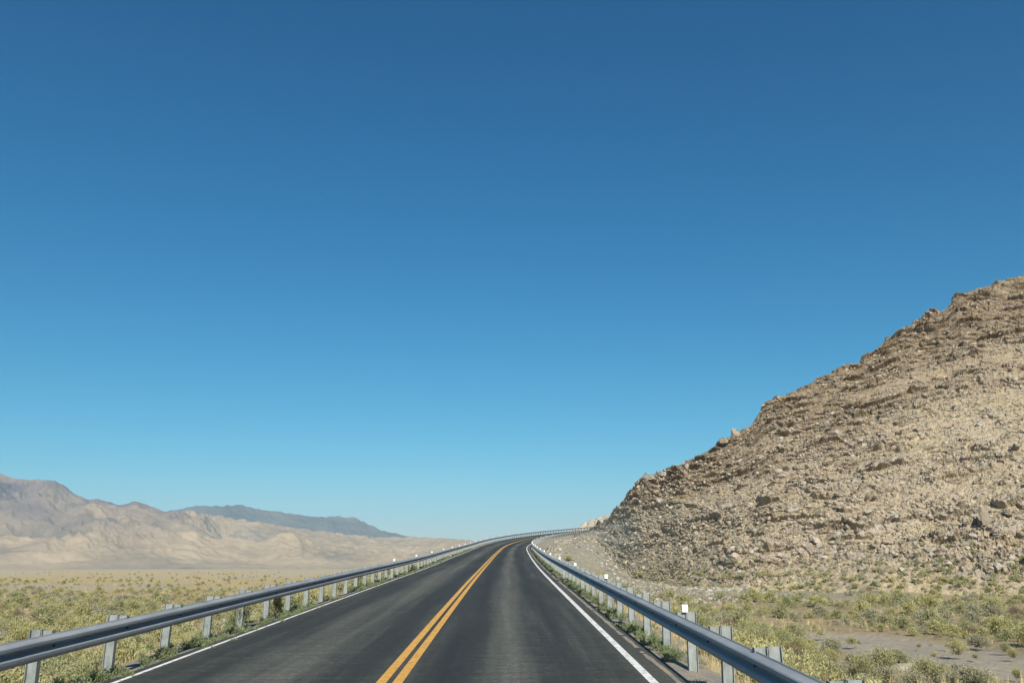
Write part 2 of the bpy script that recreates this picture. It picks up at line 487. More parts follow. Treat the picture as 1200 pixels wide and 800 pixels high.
def strip(name, s0, s1, ds, qs, hs, m, kind='structure', attrs=True, wav=0.0):
    s = np.arange(s0, s1 + ds, ds); qs = np.asarray(qs, float); hs = np.asarray(hs, float)
    Sg, Qg = np.meshgrid(s, qs, indexing='ij'); Hg = np.broadcast_to(hs, Sg.shape)
    if wav:
        w = wav * fbm(Sg / 1.7, Qg * 0 + 3.3, 71, 4)
        Qg = Qg + np.where((np.arange(len(qs)) == 0) | (np.arange(len(qs)) == len(qs) - 1), 1, 0) * w
    V = road_pt(Sg, Qg, Hg).reshape(-1, 3)
    at = {'rs': np.stack([Qg, Sg, 0 * Sg], -1).reshape(-1, 3)}
    lat = Qg.ravel()

    def bandf(c, w): return np.exp(-((lat - c) / w) ** 2)
    at['wear'] = .42 + .36 * bandf(.05, .40) - .32 * bandf(-.80, .42) - .20 * bandf(.95, .42) + .28 * bandf(-3.5, .65) - .16 * bandf(-4.7, .45) - .26 * bandf(-2.35, .4) + .10 * bandf(2.3, .35)
    me = mesh_np(name, V, grid_faces(len(s), len(qs))[:, ::-1], m, attrs=at, smooth=True)
    return obj(name, me, kind=kind)


LW = -5.55   # left edge line
strip('road', -50, 400, 1.0, np.r_[-5.84, np.linspace(-5.74, 2.45, 54), 2.60], np.r_[-.03, np.zeros(54), -.04], M['asphalt'], wav=.05)
strip('left_edge_line', -50, 400, 1.0, [LW - .04, LW + .04], [.004, .004], M['white'])
strip('right_edge_line', -50, 400, 1.0, [2.005, 2.13], [.004, .004], M['white'])
for c in (-1.735, -1.505): strip('centre_line', -50, 400, 1.0, [c - .072, c + .072], [.004, .004], M['yellow'])
strip('gravel_shoulder', -50, 400, 1.0, [-5.76, -5.92, -6.35, -6.85, -7.6, -8.8], [-.045, -.06, -.09, -.20, -.55, -1.2], M['gravel'])
strip('gravel_shoulder', -50, 400, 1.0, [4.9, 3.9, 3.3, 2.95, 2.6, 2.5], [-.9, -.48, -.17, -.10, -.065, -.05], M['gravel'])


# pale broken gravel seam along the right pavement edge
def seam():
    s = np.arange(-20, 200, .12)
    w = .035 + .05 * np.clip(fbm(s / .9, s * 0, 88, 4) + .1, 0, 1); c = 2.40 + .03 * perlin(s / 3, s * 0, 5)
    V = np.concatenate([road_pt(s, c - w, .003), road_pt(s, c + w, .003)]); n = len(s)
    i = np.arange(n - 1); keep = (fbm(s / 2.2, s * 0 + 9, 19, 4) > -.18)[:-1]
    F = np.stack([i, i + n, i + n + 1, i + 1], -1)[keep]
    obj('pavement_edge_seam', mesh_np('seam', V, F, M['gravel']), kind='structure')


seam()

# ------------------------------------------------------------------ guardrails
PROF = [(0, 0), (.018, .008), (.05, .072), (.064, .083), (.098, .083), (.112, .072), (.147, .006), (.156, 0), (.165, .006), (.2, .072), (.214, .083), (.248, .083), (.262, .072), (.294, .008), (.312, 0)]
def guardrail(side, label, s_first, s_last, q_face, top, refl_first, POST_STEP, refl_every=5):
    """side -1: left rail (faces +q); side +1: right rail (faces -q)"""
    root = obj('guardrail', None, label=label, cat='guardrail', loc=tuple(road_pt(s_first, q_face, 0)))
    root.empty_display_size = .3
    o0 = np.array(root.location)
    prof = np.array([(z, .083 - d) for z, d in PROF])     # depth behind the face
    thick = np.concatenate([prof, prof[::-1] + [0, .005]])
    back = q_face + side * .083
    posts = s_first + np.arange(int((s_last - s_first) / POST_STEP)) * POST_STEP
    # beam lengths of four posts, lapped at the splices
    for a in range(0, len(posts), 4):
        sa, sb = posts[a] - 1.1, posts[min(a + 4, len(posts) - 1)] - .95
        s = np.linspace(sa, sb, 14)
        lap = np.linspace(0.004, 0, 14)
        Sg = s[:, None] + 0 * thick[None, :, 0]
        Q = q_face + side * (thick[None, :, 1] + lap[:, None]); H = top - .312 + thick[None, :, 0] + 0 * s[:, None]
        V = road_pt(Sg, Q, H).reshape(-1, 3) - o0; n = thick.shape[0]
        F = grid_faces(14, n)
        i = np.arange(13) * n
        F = np.concatenate([F, np.stack([i + n - 1, i + n - 1 + n, i + n, i], -1)])
        if side < 0: F = F[:, ::-1]
        mb = MB()
        for sp in posts[a:a + 4]:
            mb_p = []
            for ds, dz in ([(0, 0)] if abs(sp - posts[a]) > .1 or sp > 120 else [(0, 0), (-.11, .06), (-.11, -.06), (.11, .06), (.11, -.06)]):
                mb_p.append((sp + ds, top - .156 + dz))
            for ss, hh in mb_p:
                c = road_pt(ss, back + (-side) * (.002 if abs(hh - (top - .156)) < .01 else .05), hh) - o0
                mb.disc(tuple(c), 'x', .022, -side * .02)
        nr = len(F)
        V = np.concatenate([V, np.array(mb.v)]); F = np.concatenate([F, np.array(mb.q) + len(V) - len(mb.v)])
        obj('rail_beam', mesh_np('rail_beam', V, F, [M['rail'], M['bolt']], midx=np.r_[np.zeros(nr), np.ones(len(F) - nr)]), root)
    # one post: I-section, flanges parallel to the road
    def isec(w, h0, h1, fl):
        m = MB(); a, b = (0, w)
        m.box(a, a + .009, -fl / 2, fl / 2, h0, h1); m.box(b - .009, b, -fl / 2, fl / 2, h0, h1)
        m.box(a + .009, b - .009, -.004, .004, h0, h1 - .001); return m
    pm = isec(.15, -1.0, top + .04, .10).mesh('post', M['post'])
    bmsh = isec(.145, top - .27, top + .033, .095).mesh('spacer_block', M['post'])
    r = MB(); r.box(-.044, .044, -.004, .004, -.03, .085)
    rm = r.mesh('reflector', M['reflector'])
    blk_in = back + side * .001
    far_v = []
    for i, sp in enumerate(posts):
        p = road_pt(sp, blk_in + side * .1515, 0) - o0; hd = float(np.interp(sp, SS, HD))
        if i < 100:
            post = obj('post', pm, root, tuple(p)); post.rotation_euler = (random.uniform(-.022, .022), random.uniform(-.022, .022), -hd if side > 0 else PI - hd)
            bl = obj('spacer_block', bmsh, post, (-.1515, 0, 0))
            k = (sp - refl_first) / (refl_every * POST_STEP)
            if k > -.05 and abs(k - round(k)) < .04:
                rf = obj('reflector', rm, post, (-.03, (-.06 if side > 0 else .06), top + .065))
                if side < 0: rf.rotation_euler = (0, 0, PI)
        else: far_v.append((p, hd))
    if far_v:
        V = []; F = []; nb = 0
        for p, hd in far_v:
            a = -hd if side > 0 else PI - hd; c, s_ = math.cos(a), math.sin(a)
            for me, dx in ((pm, 0), (bmsh, -.1515)):
                co = np.array([v.co[:] for v in me.vertices]); co[:, 0] += dx
                V.append(np.stack([co[:, 0] * c - co[:, 1] * s_, co[:, 0] * s_ + co[:, 1] * c, co[:, 2]], -1) + p)
                F.append(np.array([q.vertices[:] for q in me.polygons]) + nb); nb += len(co)
        obj('post', mesh_np('far_posts', np.concatenate(V), np.concatenate(F), M['post']), root, kind='stuff')
    return posts


POSTS_L = guardrail(-1, 'long steel guardrail on the plain side of the road, outer side of the bend', 12.1 - 8 * 2.27, 300, -5.95, .77, 12.1 + 16 * 2.27, 2.27)
POSTS_R = guardrail(1, 'steel guardrail on the hill side of the road, inner side of the bend', 14.3 - 10 * 2.2, 292, 2.66, .75, 14.3, 2.2)


# ------------------------------------------------------------------ rocky hill
def build_hill():
    U = np.concatenate([np.linspace(672, 700, 18, endpoint=False), np.linspace(700, 1215, 640, endpoint=False), np.linspace(1215, 1800, 130)])
    cu = [660, 690, 703, 712, 720, 735, 743, 757, 775, 790, 820, 850, 865, 880, 895, 908, 920, 945, 965, 990, 1010, 1025, 1040, 1060, 1085, 1110, 1122, 1150, 1175, 1200, 1300, 1450, 1600, 1800]
    cv = [634, 620, 612, 606, 596, 580, 570, 556, 552, 546, 532, 516, 507, 497, 474, 466, 461, 452, 440, 428, 423, 409, 396, 382, 370, 360, 345, 335, 328, 321, 300, 270, 262, 280]
    cd = np.interp(U, [660, 703, 743, 800, 900, 1000, 1200, 1500, 1800], [252, 226, 202, 196, 200, 212, 236, 275, 300])
    def smooth(a, n):
        k = np.hanning(n + 2)[1:-1]; k /= k.sum(); return np.convolve(np.pad(a, n // 2, mode='edge'), k, 'valid')
    cd = smooth(cd, 41)
    cvv = np.interp(U, cu, cv) + 3
    fd = smooth(np.interp(U, FOOT_U, FOOT_D), 61); fv = smooth(np.interp(U, FOOT_U, FOOT_V), 41)
    rc = pix_ray(U, cvv); rf = pix_ray(U, fv)
    n1, n2 = 560, 60
    t = np.concatenate([np.linspace(-.05, 1, n1, endpoint=False), np.linspace(1, 2.2, n2)])
    T = t[None, :]
    fz = (EYE[2] + fd * rf[:, 2])[:, None]; cz = (EYE[2] + cd * rc[:, 2])[:, None]; czs = smooth(cz[:, 0], 121)[:, None]
    D = fd[:, None] + (cd - fd)[:, None] * T
    Tc = np.clip(T, 0, 1); cz = czs + (cz - czs) * sstep(.5, .98, T)
    Z = fz + (cz - fz) * (.88 * Tc + .12 * Tc ** 2) - np.where(T < 0, -T * 60, 0)
    over = np.clip(T - 1, 0, None)
    Z = Z + (cz - fz) * (.18 * over - .75 * over ** 2) * 1.0
    X = rc[:, 0:1] * D; Y = rc[:, 1:2] * D
    # surface coordinates in metres: along the slope (a) and up it (b)
    a = np.concatenate([[0], np.cumsum(np.hypot(np.diff(X[:, 200]), np.diff(Y[:, 200])))])[:, None] + 0 * T
    b = np.sqrt((cd - fd)[:, None] ** 2 + (czs - fz) ** 2) * T
    a = a + .4 * perlin(a / 3, b / 3, 2); bt = b - .12 * a + 1.2 * perlin(a / 14, b / 9, 8)    # strata dip to the right
    big = fbm(a / 26, b / 20, 41, 4)
    bands = fbm(a / 34, bt / 6.5, 43, 3)
    M0 = np.clip(.58 + .7 * big + 1.0 * bands + .4 * sstep(.5, .9, T), 0, 1)
    M0 = np.clip(M0, .27, 1) * sstep(-.02, .07, T)
    edge_left = sstep(40, 8, a) * sstep(.9, .4, T)
    M0 = M0 * (1 - .6 * edge_left)
    disp = 2.6 * fbm(a / 32, b / 26, 45, 3) * sstep(0, .15, T) * sstep(1.05, .9, T)
    # ledges: stepped strata where rock shows
    ph = bt / 4.4 + .5 * fbm(a / 12, b / 9, 47, 3)
    saw = ph - np.floor(ph)
    ledge = sstep(0, .07, saw) * (1 - saw) ** 1.3
    lm = np.clip(2.1 * fbm(a / 6.5, bt / 3.6, 49, 3) + .30, 0, 1) * M0
    disp = disp + (1.3 + .6 * sstep(.45, .8, T)) * ledge * lm
    # angular blocks on four scales
    cell = np.zeros(X.shape); rockm = np.zeros(X.shape)
    for k, (sc, amp, thr) in enumerate(((3.0, 1.1, .62), (1.4, .72, .50), (.72, .46, .40), (.38, .25, .34))):
        wa = a + .35 * sc * perlin(a / sc * .8, b / sc * .8, 61 + k); wb = b + .35 * sc * perlin(a / sc * .8 + 9, b / sc * .8, 65 + k)
        f1, f2, cid, ox, oy = voronoi(wa / (sc * 1.35), wb / sc, 100 + 10 * k)
        c2 = (cid * 7.31) % 1; c3 = (cid * 13.7) % 1
        on = np.clip((cid - thr) / (1 - thr), 0, 1) * np.clip(M0 * 1.5, .15, 1)
        edge = sstep(.02, .16, f2 - f1)
        h = on * edge * (.45 + .8 * c2 + (c3 - .5) * 1.2 * ox + (.35 + .4 * c2) * (-oy) * .8)
        disp = disp + amp * np.clip(h, -.2, 1.6) * sstep(-.02, .05, T)
        m = sstep(.05, .3, on) * edge
        cell = np.where(m > .4, cid * .35 + c2 * .65, cell); rockm = np.maximum(rockm, m * (.95 if k < 3 else .7))
    crack = sstep(.10, .0, np.abs(perlin(a / 5.5 + 2 * perlin(a / 9, b / 9, 33), bt / 3.2, 34))) * sstep(-.08, .2, fbm(a / 11, b / 8, 36, 3))
    disp = disp - .9 * crack * np.clip(M0 * 1.4, 0, 1)
    disp = disp + .28 * fbm(a / 1.4, b / 1.2, 91, 4, .6)
    # the skyline gets knobs of its own
    disp = disp + 1.1 * np.clip(fbm(a / 4, b / 40, 95, 4, .6), -.5, 1) * sstep(.93, 1.0, T)
    cell = np.where(rockm < .3, .5 + .5 * fbm(a / 3, b / 3, 97, 3), cell)
    # displacement direction: mostly out of the slope, towards the foot and up
    nx, ny, nzz = -rc[:, 0:1] * .86, -rc[:, 1:2] * .86, .5
    fade = sstep(2.2, 1.5, T)
    P = np.stack([X + nx * disp * fade, Y + ny * disp * fade, Z + nzz * disp * fade], -1)
    # light crushed stone of the road cut at the near-left toe
    u, v = project(P)
    g = fbm(u / 16, v / 16, 15, 4) * 12
    pale = sstep(772, 712, u + g + .30 * np.clip(v - 640, -60, 60)) * sstep(580, 615, v + g)
    dryg = np.clip(.5 + 1.6 * fbm(a / 18, b / 9, 17, 4) - .2 * M0, 0, 1)
    rockm = rockm * (1 - .5 * pale)
    me = mesh_np('rocky_hillside', P.reshape(-1, 3), grid_faces(len(U), len(t))[:, ::-1], M['hill'],
                 attrs={'rock': np.clip(rockm, 0, 1).ravel(), 'cell': np.clip(cell, 0, 1).ravel(), 'pale': pale.ravel(), 'dry': dryg.ravel(), 'upper': (sstep(.35, .9, T + .25 * big) * sstep(-5, 60, a)).ravel()})
    obj('hill', me, kind='structure')
    return U, t, P, M0, pale


HU, HT, HP, HM, HPALE = build_hill()


def build_knoll():
    """the small broken knoll showing past the end of the bend"""
    U = np.linspace(655, 790, 150); t = np.linspace(-.1, 2, 60); T = t[None]
    v = np.interp(U, [655, 676, 684, 690, 700, 708, 716, 730, 790], [626, 619, 613.5, 611, 607.5, 605, 603, 600, 595])
    d = np.interp(U, [655, 720, 790], [325, 318, 330])
    r = pix_ray(U, v); z1 = EYE[2] + d * r[:, 2]; z0 = 10.0
    D = d[:, None] - 22 + 22 * T
    h = np.where(T < 1, T, 1 - .5 * (T - 1))
    Z = z0 + (z1[:, None] - z0) * h
    X = r[:, 0:1] * D; Y = r[:, 1:2] * D
    a = U[:, None] * .32 + 0 * T; b = D
    f1, f2, cid, ox, oy = voronoi(a / 2.2, b / 2.2, 7)
    dz = .9 * (cid - .3) * sstep(.02, .2, f2 - f1) + .5 * fbm(a / 3, b / 3, 3, 4)
    P = np.stack([X, Y - .5 * dz, Z + dz], -1)
    pale = np.clip(.75 + fbm(a / 5, b / 5, 4, 3), 0, 1)
    me = mesh_np('far_knoll', P.reshape(-1, 3), grid_faces(len(U), len(t))[:, ::-1], M['hill'],
                 attrs={'rock': (cid * .6).ravel(), 'cell': cid.ravel(), 'pale': pale.ravel(), 'dry': 0 * cid.ravel()})
    obj('far_hill', me, kind='structure')


build_knoll()

# ------------------------------------------------------------------ loose rock
def ico(sub):
    import bmesh
    bm = bmesh.new(); bmesh.ops.create_icosphere(bm, subdivisions=sub, radius=1)
    V = np.array([v.co[:] for v in bm.verts]); F = np.array([[v.index for v in f.verts] for f in bm.faces]); bm.free()
    return V, F


def rock_shape(sub, seed):
    V, F = ico(sub); rg = np.random.default_rng(seed)
    for _ in range(9):                       # chop flat facets
        n = rg.normal(size=3); n /= np.linalg.norm(n); c = rg.uniform(.45, .8)
        d = V @ n; V = V - np.where(d > c, d - c, 0)[:, None] * n
    V = V * rg.uniform(.65, 1.15, 3) + rg.normal(size=V.shape) * .035
    V[:, 2] *= .8
    return V, F


def rots(n, tilt):
    a = RNG.uniform(0, 2 * PI, n); t = RNG.normal(0, tilt, n); t2 = RNG.normal(0, tilt, n)
    ca, sa = np.cos(a), np.sin(a); z = np.zeros(n); o = np.ones(n)
    Rz = np.stack([ca, -sa, z, sa, ca, z, z, z, o], -1).reshape(n, 3, 3)
    Rx = np.stack([o, z, z, z, np.cos(t), -np.sin(t), z, np.sin(t), np.cos(t)], -1).reshape(n, 3, 3)
    Ry = np.stack([np.cos(t2), z, np.sin(t2), z, o, z, -np.sin(t2), z, np.cos(t2)], -1).reshape(n, 3, 3)
    return Ry @ Rx @ Rz


def scatter(name, shapes, P, size, tilt, mats, kind='stuff', zs=None):
    """merge many copies of the shapes into one mesh (only for what nobody would count)"""
    Vs, Fs, Ts, Ms, nb = [], [], [], [], 0
    which = RNG.integers(0, len(shapes), len(P))
    for k, sh in enumerate(shapes):
        V, F = sh[0], sh[1]; idx = np.nonzero(which == k)[0]
        if not len(idx): continue
        sc = np.repeat(size[idx][:, None], 3, 1)
        if zs is not None: sc[:, 2] *= zs[idx]
        A = np.einsum('nij,nvj->nvi', rots(len(idx), tilt), V[None] * sc[:, None]) + P[idx][:, None]
        Vs.append(A.reshape(-1, 3))
        Fs.append((F[None] + (np.arange(len(idx)) * len(V))[:, None, None] + nb).reshape(-1, F.shape[1])); nb += len(idx) * len(V)
        tv = sh[2] if len(sh) > 2 else np.zeros(len(V)) + .5
        r = RNG.uniform(0, 1, len(idx))
        Ts.append((np.clip(tv[None] * .6 + r[:, None] * .4, 0, 1) if len(sh) > 2 else np.repeat(r[:, None], len(V), 1)).ravel())
        mi = sh[3] if len(sh) > 3 else 0
        Ms.append(np.full(len(idx) * len(F), mi))
    me = mesh_np(name, np.concatenate(Vs), np.concatenate(Fs), mats, midx=np.concatenate(Ms), attrs={'tint': np.concatenate(Ts)})
    return obj(name, me, kind=kind)


ROCK1 = [rock_shape(1, 10 + k) for k in range(10)]
ROCK2 = [rock_shape(2, 30 + k) for k in range(8)]
nu, nt_ = HP.shape[:2]


def hill_pick(n, wfun):
    i = RNG.integers(18, 760, n * 5); j = RNG.integers(24, 556, n * 5)
    p = wfun(i, j); k = np.nonzero(RNG.uniform(0, 1, len(i)) < p)[0][:n]
    return i[k], j[k]


i, j = hill_pick(14000, lambda i, j: np.clip(HM[i, j] * 1.1 + .1, 0, 1) * (1 - .75 * HPALE[i, j]))
sz = .10 + .40 * RNG.pareto(3.0, len(i)).clip(0, 1.6) * .6
scatter('rock_rubble', ROCK1, HP[i, j] + np.array([0, 0, .1]) * sz[:, None], sz, .4, M['stone'])['label'] = 'loose brown stones strewn over the rocky hillside'
i, j = hill_pick(3000, lambda i, j: HPALE[i, j])
P1 = HP[i, j]
s = RNG.uniform(84, 240, 26000); q = 4.2 + RNG.uniform(0, 1, 26000) ** 1.1 * 26
P2 = road_pt(s, q); P2[:, 2] = ground_z(P2[:, 0], P2[:, 1])
ok = RNG.uniform(0, 1, len(P2)) < np.clip(.45 + 1.6 * fbm(P2[:, 0] / 6, P2[:, 1] / 9, 3, 3), .12, 1)
kf = RNG.integers(20, 240, 2200); tf = RNG.uniform(-.10, .06, 2200) * RNG.uniform(0, 1, 2200)
P3 = HP[kf, 26] + (HP[kf, 60] - HP[kf, 26]) * (tf * 14)[:, None]
P3[:, 2] = np.maximum(ground_z(P3[:, 0], P3[:, 1]), -3); P3 = P3[nearest(P3[:, 0], P3[:, 1])[1] > 4.2]
P = np.concatenate([P1, P2[ok], P3]); sz = .05 + .17 * RNG.pareto(2.4, len(P)).clip(0, 2.6)
scatter('crushed_stone', ROCK1, P, sz, .5, M['pale_stone'])['label'] = 'pale crushed stone spilling between the hill toe and the guardrail'

# boulders one could count: the largest blocks, each an object of its own
BZONES = [((930, 1210), (380, 470), 'dark angular boulder high on the slope below the skyline', 26),
          ((900, 1210), (470, 560), 'brown blocky boulder on the grassy middle of the hillside', 34),
          ((740, 930), (520, 620), 'brown boulder on the left shoulder of the hill above the talus', 30),
          ((930, 1210), (560, 640), 'tan boulder in the rocky belt across the lower hillside', 34),
          ((760, 1210), (640, 682), 'tan boulder at the hill foot just above the sagebrush', 30)]
UU, VV = project(HP[:, :560])
for (u0, u1), (v0, v1), lab, cnt in BZONES:
    ok = np.argwhere((UU > u0) & (UU < u1) & (VV > v0) & (VV < v1) & (HM[:, :560] > .35))
    for k in RNG.choice(len(ok), cnt, replace=False):
        p = HP[ok[k][0], ok[k][1]]
        sc = float(RNG.uniform(.38, .85)); V, F = ROCK2[int(RNG.integers(0, 8))]
        if 'boulder' + str(id(V)) not in bpy.data.meshes:
            mesh_np('boulder' + str(id(V)), V, F, M['stone'], attrs={'tint': np.full(len(V), RNG.uniform(0, 1))})
        o = obj('boulder', bpy.data.meshes['boulder' + str(id(V))], loc=tuple(p + np.array([0, 0, .1 * sc])), label=lab, cat='boulder', group=lab.split(' boulder ')[1] + ' boulders')
        o.scale = (sc * 1.2, sc, sc * RNG.uniform(.7, 1)); o.rotation_euler = (RNG.normal(0, .3), RNG.normal(0, .3), RNG.uniform(0, 6))


def special_boulder(u, v, size, lab, tint, sz=(1.2, 1, 1)):
    k = np.unravel_index(np.argmin((UU - u) ** 2 + (VV - v) ** 2), UU.shape)
    V, F = rock_shape(3, int(u)); p = HP[k[0], k[1]]
    V = V + .05 * np.stack([perlin(V[:, 0] * 4 + i * 9, V[:, 1] * 4 + V[:, 2] * 3, i) for i in range(3)], -1)
    o = obj('boulder', mesh_np('boulder_unique', V, F, M['stone'], attrs={'tint': np.full(len(V), tint)}), loc=tuple(p + [0, 0, size * .35]), label=lab, cat='boulder')
    o.scale = tuple(size * np.array(sz)); o.rotation_euler = (.2, -.15, u)


special_boulder(849, 518, 1.05, 'rounded reddish boulder standing alone on the ridge skyline', .35)
special_boulder(862, 511, 1.3, 'tall reddish rock pinnacle beside the lone skyline boulder', .3, (.9, .9, 1.5))
special_boulder(1153, 614, 1.5, 'largest dark boulder in the rocky belt on the lower hillside', .1, (.9, .9, 1.2))
special_boulder(762, 562, 1.6, 'grey outcrop block at the notch low on the skyline', .95, (1.6, 1, .9))
special_boulder(780, 558, 1.4, 'second grey outcrop block leaning on the skyline notch', .97, (1.5, 1, .8))

# ------------------------------------------------------------------ plants
def leafy(seed, nstem, nleaf, leaf, tilt, up, flat=.85, shell=.35, width=.32):
    """a bush of unit radius: stems fanning from the root, leaf blades clumped toward their ends; returns leaves and stems"""
    rg = np.random.default_rng(seed)
    az = rg.uniform(0, 2 * PI, nstem); tl = np.abs(rg.normal(0, tilt, nstem)).clip(0, 1.45)
    L = rg.uniform(.72, 1.08, nstem) * (1 - .18 * np.sin(tl))
    tip = np.stack([np.sin(tl) * np.cos(az) * L * 1.05, np.sin(tl) * np.sin(az) * L * 1.05, np.cos(tl) * L * flat], -1)
    base = np.stack([rg.normal(0, .10, nstem), rg.normal(0, .10, nstem), np.zeros(nstem)], -1)
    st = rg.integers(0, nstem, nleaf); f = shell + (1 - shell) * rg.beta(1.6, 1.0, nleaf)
    c = base[st] + (tip[st] - base[st]) * f[:, None]
    bow = np.sin(f * PI) * .10; c[:, 2] += bow
    c += rg.normal(0, .062, c.shape) * (.5 + f[:, None])
    d = tip[st] - base[st]; d /= np.linalg.norm(d, axis=1)[:, None]
    d = d + rg.normal(0, .55, d.shape); d[:, 2] += up; d /= np.linalg.norm(d, axis=1)[:, None]
    s = rg.normal(size=d.shape); s -= (s * d).sum(1)[:, None] * d; s /= np.linalg.norm(s, axis=1)[:, None]
    ll = leaf * rg.uniform(.6, 1.3, nleaf)[:, None]; w = ll * width
    c[:, 2] = np.maximum(c[:, 2], .03)
    V = np.stack([c - d * ll * .5, c + s * w * .5, c + d * ll * .5, c - s * w * .5], 1).reshape(-1, 3)
    F = np.arange(nleaf * 4).reshape(-1, 4)
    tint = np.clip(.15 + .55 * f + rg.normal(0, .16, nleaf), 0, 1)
    # thin stems, three-sided
    Vs, Fs = [], []; r0 = .018
    for k in range(nstem):
        b, t = base[k], tip[k] * .96; m_ = (b + t) / 2 + [0, 0, .09]
        for q_, (p, r) in enumerate(((b, r0), (m_, r0 * .7), (t, r0 * .3))):
            for h in range(3):
                an = h * 2.094; Vs.append(p + r * np.array([math.cos(an), math.sin(an), 0]))
        o = k * 9
        for q_ in range(2):
            for h in range(3): Fs.append([o + q_ * 3 + h, o + q_ * 3 + (h + 1) % 3, o + q_ * 3 + 3 + (h + 1) % 3, o + q_ * 3 + 3 + h])
    return V, F, np.repeat(tint, 4), np.array(Vs), np.array(Fs)


def tuft(seed, n, tilt, w):
    rg = np.random.default_rng(seed)
    az = rg.uniform(0, 2 * PI, n); tl = np.abs(rg.normal(0, tilt, n)); L = rg.uniform(.5, 1.1, n)
    b = np.stack([rg.normal(0, .12, n), rg.normal(0, .12, n), np.zeros(n)], -1)
    t = b + np.stack([np.sin(tl) * np.cos(az), np.sin(tl) * np.sin(az), np.cos(tl)], -1) * L[:, None]
    s = np.stack([-np.sin(az + .8), np.cos(az + .8), 0 * az], -1) * w
    V = np.stack([b - s, b + s, t], 1).reshape(-1, 3)
    tint = np.repeat(rg.uniform(.1, 1, n), 3)
    return V, np.arange(3 * n).reshape(-1, 3), tint


KINDS = {   # kind name: (material, args for leafy)
    'rabbitbrush': ('leaf_yellow', dict(tilt=.62, up=.7)),
    'greasewood': ('leaf_olive', dict(tilt=.75, up=.35)),
    'sagebrush': ('leaf_grey', dict(tilt=.85, up=.3, flat=.75)),
    'dead_bush': ('dead', dict(tilt=.9, up=.1, flat=.7, width=.14)),
}
PROTO = {}
for kx, (name, (mt, kw)) in enumerate(KINDS.items()):
    for v_ in range(3):
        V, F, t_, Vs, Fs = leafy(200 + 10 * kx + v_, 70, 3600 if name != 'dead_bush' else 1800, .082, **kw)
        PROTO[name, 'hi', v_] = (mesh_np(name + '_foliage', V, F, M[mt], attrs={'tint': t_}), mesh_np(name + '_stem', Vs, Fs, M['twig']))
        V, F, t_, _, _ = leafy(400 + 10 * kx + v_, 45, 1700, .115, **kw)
        PROTO[name, 'mid', v_] = mesh_np(name + '_mid', V, F, M[mt], attrs={'tint': t_})


def plant(kind, p, size, label, group=None, hi=True, zs=1.0):
    v_ = int(RNG.integers(0, 3)); a = RNG.uniform(0, 2 * PI)
    if hi:
        fo, st = PROTO[kind, 'hi', v_]
        o = obj(kind, None, loc=tuple(p), label=label, cat=kind.replace('_', ' '), group=group); o.empty_display_size = .2
        obj('foliage', fo, o); obj('stem', st, o)
    else:
        o = obj(kind, PROTO[kind, 'mid', v_], loc=tuple(p), label=label, cat=kind.replace('_', ' '), group=group)
    o.scale = (size, size * RNG.uniform(.85, 1.15), size * zs); o.rotation_euler = (0, 0, a)
    return o


# -- plants one can point to
HAND = [
    # u, v(base), half-width px, kind, height factor, label
    (1012, 800, 27, 'greasewood', 1.15, 'big green shrub by the end of the right guardrail, left of the eroded bank'),
    (958, 786, 24, 'rabbitbrush', 1.0, 'yellow-green bush pressed against the back of the right guardrail'),
    (975, 764, 20, 'sagebrush', 1.0, 'greyish bush just left of the grey wash'),
    (935, 765, 19, 'rabbitbrush', 1.0, 'yellow-green bush behind the second nearest right guardrail post'),
    (915, 752, 17, 'rabbitbrush', 1.0, 'bright bush above the rail near the head of the grey wash'),
    (1122, 766, 15, 'rabbitbrush', 1.1, 'largest yellow-green bush standing in the grey wash'),
    (1146, 757, 17, 'sagebrush', .9, 'blue-grey sagebrush mound on the far edge of the wash'),
    (1143, 770, 6, 'rabbitbrush', .9, 'low yellow bush in the wash to the right of the largest one'),
    (1095, 768, 5, 'rabbitbrush', .9, 'small yellow bush alone in the middle of the grey wash'),
    (1077, 757, 5, 'rabbitbrush', .8, 'tiny olive bush alone at the upper edge of the grey wash'),
    (1187, 769, 9, 'rabbitbrush', 1.0, 'spindly yellow bush at the right end of the grey wash'),
    (1178, 762, 9, 'greasewood', 1.1, 'bright green bush behind the spindly one at the wash end'),
    (1103, 794, 15, 'rabbitbrush', 1.0, 'yellow bush beside the pale eroded bank below the wash'),
    (1192, 793, 9, 'rabbitbrush', 1.1, 'yellow bush in the lower right corner beyond the wash'),
    (1150, 802, 17, 'sagebrush', .9, 'pale sagebrush clump at the bottom edge below the wash'),
    (1132, 741, 16, 'greasewood', .9, 'dark olive bush above the wash with shade on its left'),
    (888, 745, 16, 'rabbitbrush', .9, 'light bush seen over the right rail near the dead brush heap'),
    (862, 728, 9, 'dead_bush', .8, 'grey heap of dead brush on the basin floor behind the right rail'),
    (20, 750, 24, 'rabbitbrush', .9, 'large pale yellow bush behind the nearest left guardrail post'),
    (50, 730, 24, 'greasewood', .8, 'dark olive bush with a brown shaded foot on the left plain'),
    (140, 716, 15, 'greasewood', .9, 'olive bush beyond the second left guardrail post'),
    (78, 735, 16, 'rabbitbrush', .9, 'bright bush beside the bare sandy gap left of the road'),
    (8, 768, 22, 'rabbitbrush', .8, 'yellow bush nearest the camera behind the left rail'),
    (740, 676, 12, 'rabbitbrush', .8, 'yellow bush on the gravel at the toe of the talus'),
    (666, 657, 9, 'rabbitbrush', .8, 'round yellow bush on the gravel bank inside the bend'),
]
for u, v, w, kind, zs, lab in HAND:
    p = pix_ground(u, v); d = math.hypot(p[0], p[1])
    plant(kind, p - [0, 0, .03], w * d / FPX, lab, zs=zs)

